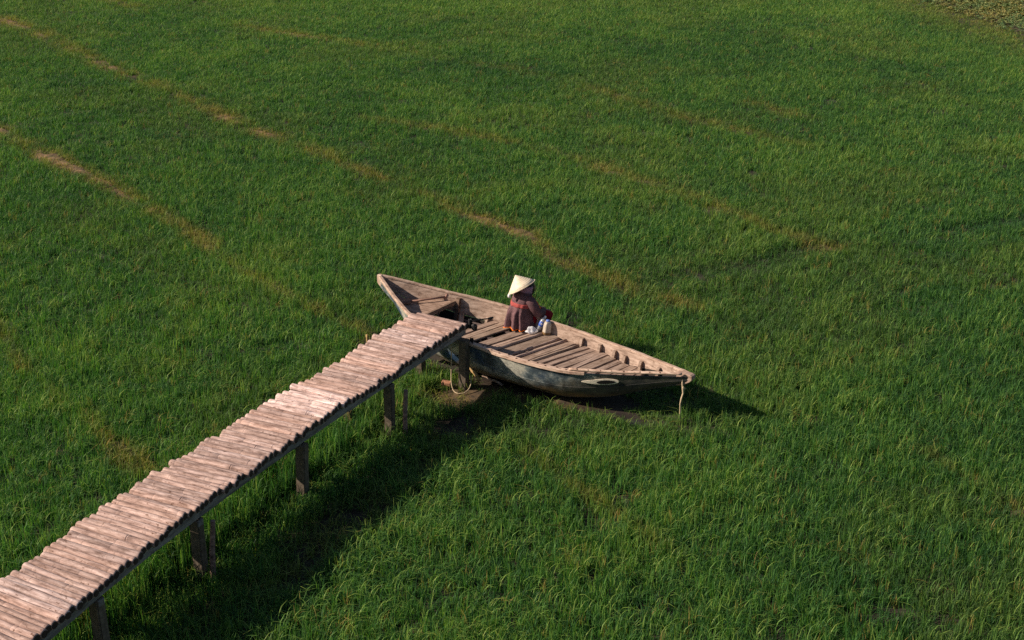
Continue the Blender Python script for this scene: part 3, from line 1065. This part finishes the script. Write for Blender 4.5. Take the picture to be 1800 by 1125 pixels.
# ------------------------------------------------------------------ things on and round the boat
def B2W(s, y, z): return BOAT + BD * s + BN * y + Vector((0, 0, z))
mb = MB()
top = B2W(5.20, -.06, .66)
rp = [top + Vector((0, 0, .03)), top + Vector((.0, -.01, -.06)), top + Vector((.012, -.01, -.13)), top + Vector((.016, -.01, -.2)), top + Vector((-.006, -.01, -.28)),
      top + Vector((-.016, -.01, -.36)), top + Vector((-.012, -.01, -.46)), top + Vector((-.014, -.01, -.56)), top + Vector((-.03, -.02, -.63)), top + Vector((-.06, -.04, -.655))]
mb.tube(rp, [.011, .011, .016, .012, .011, .0105, .0105, .010, .010, .007], 8)
mb.tube([top + Vector((.004, -.024, -.10)), top + Vector((.03, -.012, -.13)), top + Vector((.004, .012, -.15))], [.012, .016, .01], 7)
o = link('mooring_rope', mb.me('mooring_rope', [M_rope], True))
tag(o, 'pale frayed rope hanging straight down from the bow of the boat', 'rope')

mb = MB()
pp = [(-.83, 18.93, .80), (-.842, 18.92, .62), (-.846, 18.9, .42), (-.85, 18.88, .22), (-.845, 18.83, .12), (-.81, 18.76, .05), (-.74, 18.71, .035), (-.66, 18.73, .04), (-.60, 18.80, .07), (-.575, 18.88, .12), (-.58, 18.96, .22)]
# smooth the loop
pv = [Vector(q) for q in pp]
fine = []
for i in range(len(pv) - 1):
    p0, p1, p2, p3 = pv[max(i - 1, 0)], pv[i], pv[i + 1], pv[min(i + 2, len(pv) - 1)]
    for t in (0, .25, .5, .75):
        fine.append(.5 * ((2 * p1) + (p2 - p0) * t + (2 * p0 - 5 * p1 + 4 * p2 - p3) * t * t + (3 * p1 - p0 - 3 * p2 + p3) * t ** 3))
mb.tube(fine, .0078, 7)
o = link('looped_rope', mb.me('looped_rope', [M_rope], True))
tag(o, 'thin pale rope looped round the foot of the last bridge post', 'rope')

me = bevel_box('brick', (.13, .075, .06), .008, [M_brick], .003, 4)
o = link('brick', me, None, (-.92, 18.92, .10), (.1, .1, -.25))
tag(o, 'broken orange brick on the mud beside the looped rope', 'brick', 'stray bricks')
me = bevel_box('brick', (.30, .2, .16), .02, [M_brick], .01, 6)
o = link('brick', me, None, (16.35, 50.25, .47), (.1, .2, .4))
o.data.materials[0] = plain('pale_clay', (.55, .33, .26), .9, .3, 14, .1)
tag(o, 'pale pink brick lying among the weeds at the top right corner', 'brick', 'stray bricks')

def stick(name, a, b, r0, r1, mat, label, cat='stick'):
    a, b = Vector(a), Vector(b)
    mb = MB()
    pts = [a.lerp(b, q / 5) + Vector((0, 0, .012 * math.sin(q * 2.3))) for q in range(6)]
    mb.tube(pts, [r0 + (r1 - r0) * q / 5 for q in range(6)], 8)
    o = link(name, mb.me(name, [mat], True))
    return tag(o, label, cat)
M_tan = wood('tan_wood', (.52, .36, .17), (.42, .28, .12), (.2, .12, .06))
stick('wood_stick', (-.62, 19.2, .28), (-.46, 18.98, .12), .032, .026, M_tan, 'short tan stick leaning on the last bridge post by the hull')
stick('wood_stick', (-.42, 19.25, .07), (-.13, 18.98, .05), .016, .02, M_board, 'thin brown stick lying on the mud in the shade of the hull')
stick('wood_stick', (-2.15, 20.43, -.05), (-2.17, 20.43, .22), .024, .02, M_tan, 'short pale stub of a stake standing in the rice left of the boat stern')
# oar handle on the stern deck
a, b = B2W(.63, -.06, .745), B2W(.96, .38, .755)
mb = MB()
mb.tube([a, a.lerp(b, .5), b], [.018, .014, .016], 8)
mb.tube([b + Vector((-.02, .0, -.045)), b, b + Vector((.02, .0, .05))], [.016, .02, .018], 8)
mb.tube([a, a - (b - a).normalized() * .16 + Vector((0, 0, -.02))], [.03, .022], 8)
o = link('oar_handle', mb.me('oar_handle', [M_darkwood], True))
o.color = (2.6, 2.0, 1.7, 1)
tag(o, 'old wooden handle with a crossbar lying on the stern deck', 'oar')

# dark rod and rubber block at the end of the footbridge
hook = empty('mooring_rod', (-.56, 19.05, .93))
tag(hook, 'black rod with rubber blocks fixed at the end of the footbridge', 'mooring rod')
mb = MB()
mb.tube([(-.02, .0, .05), (.12, .16, .015), (.27, .30, -.02)], [.013, .010, .009], 8)
mb.tube([(.10, .14, .02), (.115, .155, .018)], .018, 8)
mb.tube([(.245, .28, -.015), (.29, .32, -.02)], [.019, .016], 8)
link('rod', mb.me('rod', [M_black], True), hook)
me = bevel_box('rubber_block', (.075, .075, .085), .02, [M_black], .006, 12)
link('rubber_block', me, hook, (.03, -.02, -.02), (.1, .1, .5))
me = bevel_box('rubber_block', (.04, .055, .075), .015, [M_black], .006, 13)
link('rubber_block', me, hook, (.0, -.09, -.20), (.05, .0, .5))
me = bevel_box('bracket', (.05, .035, .14), .008, [M_black], .003, 14)
link('bracket', me, hook, (-.02, .0, .02), (0, 0, .5))

# bottles and bag beside the person
def clear_plastic(name, c, rough=.2, alpha=.55):
    m, n, l, p = new_mat(name)
    p.inputs['Base Color'].default_value = (*c, 1)
    p.inputs['Roughness'].default_value = rough
    p.inputs['Alpha'].default_value = alpha
    p.inputs['Specular IOR Level'].default_value = .6
    g = noise(n, l, objvec(n, l), 30, 3, .6)
    bump(n, l, p, g, .25, .004)
    return m
M_clear = clear_plastic('clear_plastic', (.75, .78, .82), .15, .42)
M_jug = clear_plastic('milky_plastic', (.52, .45, .37), .4, .82)
M_bag = clear_plastic('bag_plastic', (.80, .80, .84), .3, .6)
M_blue = plain('blue_plastic', (.02, .10, .50), .4, .2, 20, .4)
M_bluecap = plain('blue_cap', (.12, .22, .62), .4, .15, 20, .4)
M_tea = plain('brown_liquid', (.22, .13, .05), .5, .3, 12)
M_white = plain('white_plastic', (.75, .75, .75), .5, .1, 20, .4)

bt = empty('plastic_bottle', B2W(2.50, .545, .535))
bt.rotation_euler = (R(-8), R(30), 0)
tag(bt, 'clear plastic bottle with a blue label leaning beside the person', 'bottle')
mb = MB(); mb.lathe([(0, 0), (.034, .002), (.038, .012), (.037, .05), (.038, .13), (.037, .16), (.02, .20), (.014, .205), (.014, .222), (0, .222)], 14)
link('bottle_body', mb.me('bottle_body', [M_clear], True), bt)
mb = MB(); mb.lathe([(.0385, .062), (.0395, .066), (.0395, .128), (.0385, .132)], 14)
lab = link('bottle_label', mb.me('bottle_label', [M_blue], True), bt)
mb = MB()
for k in range(5):
    an = -1.9 + k * .12
    mb.box((.0405 * math.cos(an), .0405 * math.sin(an), .10 + .006 * math.sin(k * 1.7)), (.004, .006, .022), Matrix.Rotation(an, 3, 'Z'))
link('label_print', mb.me('label_print', [M_white]), lab)
mb = MB(); mb.lathe([(0, .226), (.016, .226), (.0165, .208), (.0145, .207)], 12)
link('cap', mb.me('cap', [M_white], True), bt)

jg = empty('plastic_jug', B2W(2.66, .52, .50))
jg.rotation_euler = (R(-6), R(11), R(20))
jg.scale = (.84, .84, .9)
tag(jg, 'milky plastic jug with a blue cap standing on the boards', 'jug')
def rsq(r, n=20):
    out = []
    for k in range(n):
        a = 2 * PI * k / n
        c, s = math.cos(a), math.sin(a)
        out.append((r * math.copysign(abs(c) ** .5, c), r * math.copysign(abs(s) ** .5, s)))
    return out
def sq_loft(prof, name, mats):
    v, f = [], []
    n_ = 20
    for (r, z) in prof: v += [(x, y, z) for x, y in rsq(r, n_)]
    for i in range(len(prof) - 1):
        for k in range(n_): f.append((i * n_ + k, i * n_ + (k + 1) % n_, (i + 1) * n_ + (k + 1) % n_, (i + 1) * n_ + k))
    f += [tuple(reversed(range(n_))), tuple((len(prof) - 1) * n_ + k for k in range(n_))]
    return mesh(name, v, f, mats, True)
link('jug_body', sq_loft([(.058, 0), (.064, .01), (.064, .06), (.061, .07), (.062, .12), (.058, .17), (.048, .205), (.036, .215)], 'jug_body', [M_jug]), jg)
link('residue', sq_loft([(.0655, .006), (.0662, .012), (.0660, .034), (.0648, .04)], 'residue', [M_tea]), jg)
mb = MB(); mb.lathe([(.0, .242), (.033, .242), (.037, .236), (.037, .214), (.0, .214)], 16)
link('cap', mb.me('cap', [M_bluecap], True), jg)

def build_bag():
    bm = bmesh.new()
    bmesh.ops.create_icosphere(bm, subdivisions=3, radius=1)
    rd = random.Random(2)
    ph = [(Vector((rd.gauss(0, 1), rd.gauss(0, 1), rd.gauss(0, 1))) * 3.5, rd.uniform(0, 6)) for _ in range(7)]
    for v in bm.verts:
        d = v.co.normalized()
        k = 1 + sum(math.sin(d.dot(w) + p_) for w, p_ in ph) * .055
        v.co = Vector((d.x * .085 * k, d.y * .06 * k, d.z * .045 * k))
        if d.z > .6: v.co.z += (d.z - .6) * .07
        v.co.z = max(v.co.z, -.035)
    me = bpy.data.meshes.new('plastic_bag')
    bm.to_mesh(me); bm.free()
    me.materials.append(M_bag)
    return me
o = link('plastic_bag', build_bag(), None, B2W(2.47, .43, .54), (0, 0, .2))
tag(o, 'crumpled white plastic bag on the boards between the person and the jug', 'bag')

# ------------------------------------------------------------------ the person, seated with the back to the left, facing away to the right
person = empty('person', (.14, 20.03, .50), R(32))   # local +x is forward, +y their left
tag(person, 'person in a conical straw hat, dark coat and red trousers, sitting in the boat', 'person')
M_skin = plain('skin', (.38, .22, .15), .6, .1, 8)
M_hair = plain('hair', (.015, .012, .011), .5, .3, 40)
def skin_body():
    # joints: (name, position, radius, parent)
    J = {}
    order = []
    def j(nm, p, r, par=None):
        J[nm] = len(order); order.append((Vector(p), r, par))
    j('pelvis', (0, 0, .12), .125)
    j('belly', (-.005, 0, .25), .115, 'pelvis')
    j('chest', (.02, 0, .40), .125, 'belly')
    j('collar', (.035, 0, .50), .085, 'chest')
    j('neck', (.07, 0, .53), .045, 'collar')
    j('head', (.10, 0, .56), .055, 'neck')
    for sd, tg in ((1, 'l'), (-1, 'r')):
        j('sh' + tg, (.03, sd * .155, .465), .055, 'chest')
        j('el' + tg, (.13, sd * .215, .26), .04, 'sh' + tg)
        j('wr' + tg, (.33, sd * .10, .21), .027, 'el' + tg)
        j('pa' + tg, (.39, sd * .07, .20), .030, 'wr' + tg)
        j('hip' + tg, (.04, sd * .09, .10), .092, 'pelvis')
        j('kn' + tg, (.33, sd * (.14 if sd < 0 else .09), .165 if sd < 0 else .155), .058, 'hip' + tg)
        j('an' + tg, (.30, sd * .07, .045), .04, 'kn' + tg)
        j('toe' + tg, (.40, sd * .10, .025), .03, 'an' + tg)
    me = bpy.data.meshes.new('person_skin')
    me.from_pydata([o_[0] for o_ in order], [(J[o_[2]], i) for i, o_ in enumerate(order) if o_[2]], [])
    ob = bpy.data.objects.new('tmp_body', me)
    col.objects.link(ob)
    ob.modifiers.new('skin', 'SKIN')
    for i, o_ in enumerate(order):
        sv = me.skin_vertices[0].data[i]
        sv.radius = (o_[1], o_[1])
        sv.use_root = (i == 0)
    sd_ = ob.modifiers.new('sub', 'SUBSURF'); sd_.levels = 2; sd_.render_levels = 2
    dg = bpy.context.evaluated_depsgraph_get()
    dg.update()
    out = bpy.data.meshes.new_from_object(ob.evaluated_get(dg))
    bpy.data.objects.remove(ob)
    # head, nose, ears, fingers
    mb = MB()
    mb.v = [tuple(v.co) for v in out.vertices]; mb.f = [tuple(p_.vertices) for p_ in out.polygons]; mb.m = [0] * len(mb.f)
    hc = Vector((.125, 0, .60))
    pr = []
    for i in range(13):
        a = -PI / 2 + PI * i / 12
        pr.append((math.cos(a), math.sin(a)))
    v, f = [], []
    n_ = 18
    for (r_, z_) in pr:
        for k in range(n_):
            an = 2 * PI * k / n_
            x, y, z = r_ * math.cos(an) * .092, r_ * math.sin(an) * .073, z_ * .115
            if z < 0: x = x * (1 + .25 * z / .115) + .02 * (-z / .115); y *= 1 + .3 * z / .115
            if abs(an) < .4 or abs(an - 2 * PI) < .4:
                if -.04 < z < .012: x += .016
            v.append(hc + Vector((x, y, z)))
    for i in range(12):
        for k in range(n_):
            f.append((i * n_ + k, i * n_ + (k + 1) % n_, (i + 1) * n_ + (k + 1) % n_, (i + 1) * n_ + k))
    mb.add(v, f)
    for sd in (1, -1):
        mb.lathe([(.0, .008), (.018, .004), (.022, -.004), (0, -.006)], 10, Matrix.Translation(hc + Vector((0, sd * .075, -.005))) @ Matrix.Rotation(R(90) * -sd, 4, 'X') @ Matrix.Scale(1.4, 4, (0, 1, 0)))
        pa = Vector((.39, sd * .07, .20))
        for q, (ln, sp) in enumerate(((.062, -.022), (.07, -.007), (.066, .008), (.052, .022))):
            p0 = pa + Vector((.005, sp, .0)); p1 = p0 + Vector((ln * .55, sp * .3 - sd * .004, -.004)); p2 = p1 + Vector((ln * .3, -sd * .006, -.022)); p3 = p2 + Vector((ln * .02, -sd * .004, -.018))
            mb.tube([p0, p1, p2, p3], [.0095, .009, .0082, .006], 7)
        mb.tube([pa + Vector((-.02, -sd * .018, 0)), pa + Vector((.015, -sd * .042, -.008)), pa + Vector((.04, -sd * .046, -.02))], [.011, .0098, .007], 7)
    return mb.me('body', [M_skin], True)
body = link('body', skin_body(), person)
HC = Vector((.125, 0, .60))
mb = MB()
for sd in (1, -1):
    mb.lathe([(0, .010), (.007, .007), (.0095, 0), (.006, -.006), (0, -.008)], 8, Matrix.Translation(HC + Vector((.083, sd * .03, .008))))
link('eyes', mb.me('eyes', [M_hair], True), person)
mb = MB()
mb.lathe([(0, .128), (.05, .115), (.085, .07), (.102, .01), (.1, -.05), (.085, -.1), (.05, -.13)], 16, Matrix.Translation(HC + Vector((-.014, 0, 0))) @ Matrix.Scale(.86, 4, (0, 1, 0)))
# keep the face free of hair
hv, hf = mb.v, [q for q in mb.f if not all(mb.v[i][0] > HC.x + .035 and mb.v[i][2] < HC.z + .06 for i in q)]
link('hair', mesh('hair', hv, hf, [M_hair], True), person)

# coat: torso shell with pleats below the band, sleeves
M_coat, n, l, p = new_mat('coat_cloth')
v = objvec(n, l, (1, 1, 1), False)
g = noise(n, l, v, 60, 3, .7)
r_ = ramp(n, [(.3, (.080, .045, .050)), (.55, (.155, .088, .095)), (.75, (.26, .155, .16))])
l.new(g, r_.inputs[0])
g2 = noise(n, l, v, 9, 3, .6)
r2 = ramp(n, [(.35, (.7, .7, .72)), (.65, (1.15, 1.1, 1.1))])
l.new(g2, r2.inputs[0])
l.new(mixc(n, l, 1.0, r_.outputs[0], r2.outputs[0], 'MULTIPLY'), p.inputs['Base Color'])
p.inputs['Roughness'].default_value = .95
p.inputs['Specular IOR Level'].default_value = .1
bump(n, l, p, g, .6, .006)
M_band = plain('red_band', (.34, .075, .07), .95, .5, 70, .1)
M_orange = plain('orange_trim', (.80, .20, .03), .8, .15, 40, .1)
M_trouser = plain('red_cloth', (.26, .012, .018), .9, .3, 30, .1)
M_scarf = plain('lavender_cloth', (.38, .22, .30), .9, .3, 40, .1)

def coat_ring(t):
    """t 0 at the hem .. 1 at the collar: centre x, half depth, half width, z, pleat depth"""
    z = float(np.interp(t, [0, .1, .3, .5, .62, .75, .9, 1], [.022, .06, .15, .255, .33, .42, .51, .555]))
    cx = float(np.interp(t, [0, .2, .5, .75, 1], [-.01, -.01, -.02, .01, .045]))
    hd = float(np.interp(t, [0, .1, .3, .5, .65, .8, .92, 1], [.22, .215, .20, .175, .15, .132, .105, .065]))
    hw = float(np.interp(t, [0, .1, .3, .5, .65, .8, .92, 1], [.22, .215, .20, .185, .18, .185, .15, .075]))
    pl = float(np.interp(t, [0, .3, .52, .6, 1], [.032, .027, .018, .004, .0]))
    return cx, hd, hw, z, pl
def coat_shell(t0, t1, n_t, off, name, mat):
    n_ = 72
    v, f = [], []
    for i in range(n_t):
        t = t0 + (t1 - t0) * i / (n_t - 1)
        cx, hd, hw, z, pl = coat_ring(t)
        for k in range(n_):
            an = 2 * PI * k / n_
            back = max(0, -math.cos(an))
            q = (math.sin(an * 11 + .6 * math.sin(an * 3)) + .5 * math.sin(an * 17 + 1)) * pl * (.25 + back)
            rr = 1 + off
            v.append((cx + math.cos(an) * (hd * rr + q), math.sin(an) * (hw * rr + q), z + .012 * math.sin(an * 2 + 1) * (1 - t)))
    for i in range(n_t - 1):
        for k in range(n_):
            f.append((i * n_ + k, i * n_ + (k + 1) % n_, (i + 1) * n_ + (k + 1) % n_, (i + 1) * n_ + k))
    me = mesh(name, v, f, [mat], True)
    return me
def solid(o, th):
    md = o.modifiers.new('solid', 'SOLIDIFY'); md.thickness = th; md.offset = -1
    return o
mbc = MB()
me = coat_shell(0, 1, 30, 0, 'coat', M_coat)
mbc.v = [tuple(v.co) for v in me.vertices]; mbc.f = [tuple(q.vertices) for q in me.polygons]; mbc.m = [0] * len(mbc.f)
for sd in (1, -1):
    mbc.tube([(.03, sd * .125, .475), (.038, sd * .17, .455), (.075, sd * .212, .37), (.125, sd * .225, .27), (.20, sd * .195, .235), (.29, sd * .13, .215), (.325, sd * .10, .21)],
             [.05, .066, .066, .060, .054, .044, .042], 16)
coat = solid(link('coat', mbc.me('coat', [M_coat], True), person), .008)
solid(link('coat_band', coat_shell(.655, .735, 5, .03, 'coat_band', M_band), person), .006)
solid(link('hem_trim', coat_shell(0, .035, 4, .03, 'hem_trim', M_orange), person), .008)
mb = MB()
for sd in (1, -1):
    mb.tube([(.07, sd * .055, .565), (.125, sd * .085, .48), (.158, sd * .075, .36), (.17, sd * .065, .22), (.19, sd * .06, .10)], .012, 6)
    mb.tube([(.055, sd * .19, .435), (.112, sd * .252, .32), (.16, sd * .262, .27)], [.006, .010, .006], 6)
    mb.tube([(.075, sd * .15, .50), (.125, sd * .215, .42), (.17, sd * .235, .33)], [.012, .018, .010], 7)
link('front_trim', mb.me('front_trim', [M_orange], True), person)
# trousers
mb = MB()
for sd in (1, -1):
    ky, kz = (.14, -.04) if sd < 0 else (.09, -.05)
    mb.tube([(.02, sd * .09, .11), (.15, sd * (ky - .035), .15 + kz * .5), (.25, sd * (ky - .01), .20 + kz), (.33, sd * ky, .205 + kz), (.375, sd * ky, .19 + kz), (.37, sd * (ky - .015), .16 + kz), (.34, sd * (ky - .04), .11 + kz * .5), (.31, sd * (ky - .06), .06)],
            [.09, .085, .086, .080, .076, .072, .064, .05], 16)
link('trousers', mb.me('trousers', [M_trouser], True), person)
# scarf round neck and shoulders
mb = MB()
mb.lathe([(.06, .52), (.088, .545), (.098, .575), (.10, .61), (.108, .64), (.10, .67)], 22, Matrix.Translation((.075, 0, -.035)) @ Matrix.Scale(1.02, 4, (0, 1, 0)))
solid(link('scarf', mb.me('scarf', [M_scarf], True), person), .01)
# conical hat, tilted back to the left
M_straw, n, l, p = new_mat('straw')
v = objvec(n, l, (1, 1, 1), False)
sz = n.new('ShaderNodeSeparateXYZ'); l.new(v, sz.inputs[0])
wv = n.new('ShaderNodeMath'); wv.operation = 'MULTIPLY'; wv.inputs[1].default_value = 300
l.new(sz.outputs[2], wv.inputs[0])
sn = n.new('ShaderNodeMath'); sn.operation = 'SINE'; l.new(wv.outputs[0], sn.inputs[0])
g = noise(n, l, v, 22, 5, .65)
r_ = ramp(n, [(.3, (.60, .49, .35)), (.55, (.72, .61, .46)), (.75, (.80, .71, .57))])
l.new(g, r_.inputs[0])
l.new(r_.outputs[0], p.inputs['Base Color'])
p.inputs['Roughness'].default_value = .6
bump(n, l, p, sn.outputs[0], .3, .002)
axis = Vector((-.47, .167, .867)).normalized()
person_M = Matrix.Translation((.14, 20.03, .50)) @ Matrix.Rotation(R(32), 4, 'Z')
rim_w = Vector((.14, 20.02, 1.13))
q = axis.to_track_quat('Z', 'Y')
hatM = person_M.inverted() @ (Matrix.Translation(rim_w) @ q.to_matrix().to_4x4())
mb = MB()
mb.lathe([(.214, -.004), (.216, .0), (.16, .052), (.10, .108), (.045, .158), (.012, .188), (.004, .194), (0, .195)], 40)
mb.lathe([(0, .185), (.04, .152), (.10, .100), (.16, .044), (.214, -.004)], 40)
hat = link('conical_hat', mb.me('conical_hat', [M_straw], True), person)
hat.matrix_local = hatM
mb = MB()
mb.tube([(.2165 * math.cos(2 * PI * k / 40), .2165 * math.sin(2 * PI * k / 40), -.002) for k in range(41)], .0045, 6, False)
o = link('hat_rim', mb.me('hat_rim', [M_straw], True), hat)
# white mask cloth showing under the left rim
mb = MB()
c0 = hatM @ Vector((0, 0, 0))
wl = person_M.inverted() @ Vector((-.04, 19.93, 1.025))
mb.lathe([(0, .03), (.018, .024), (.024, .0), (.02, -.024), (0, -.03)], 12, Matrix.Translation(wl))
link('face_cloth', mb.me('face_cloth', [plain('white_cloth', (.78, .74, .74), .9, .1, 30)], True), person)
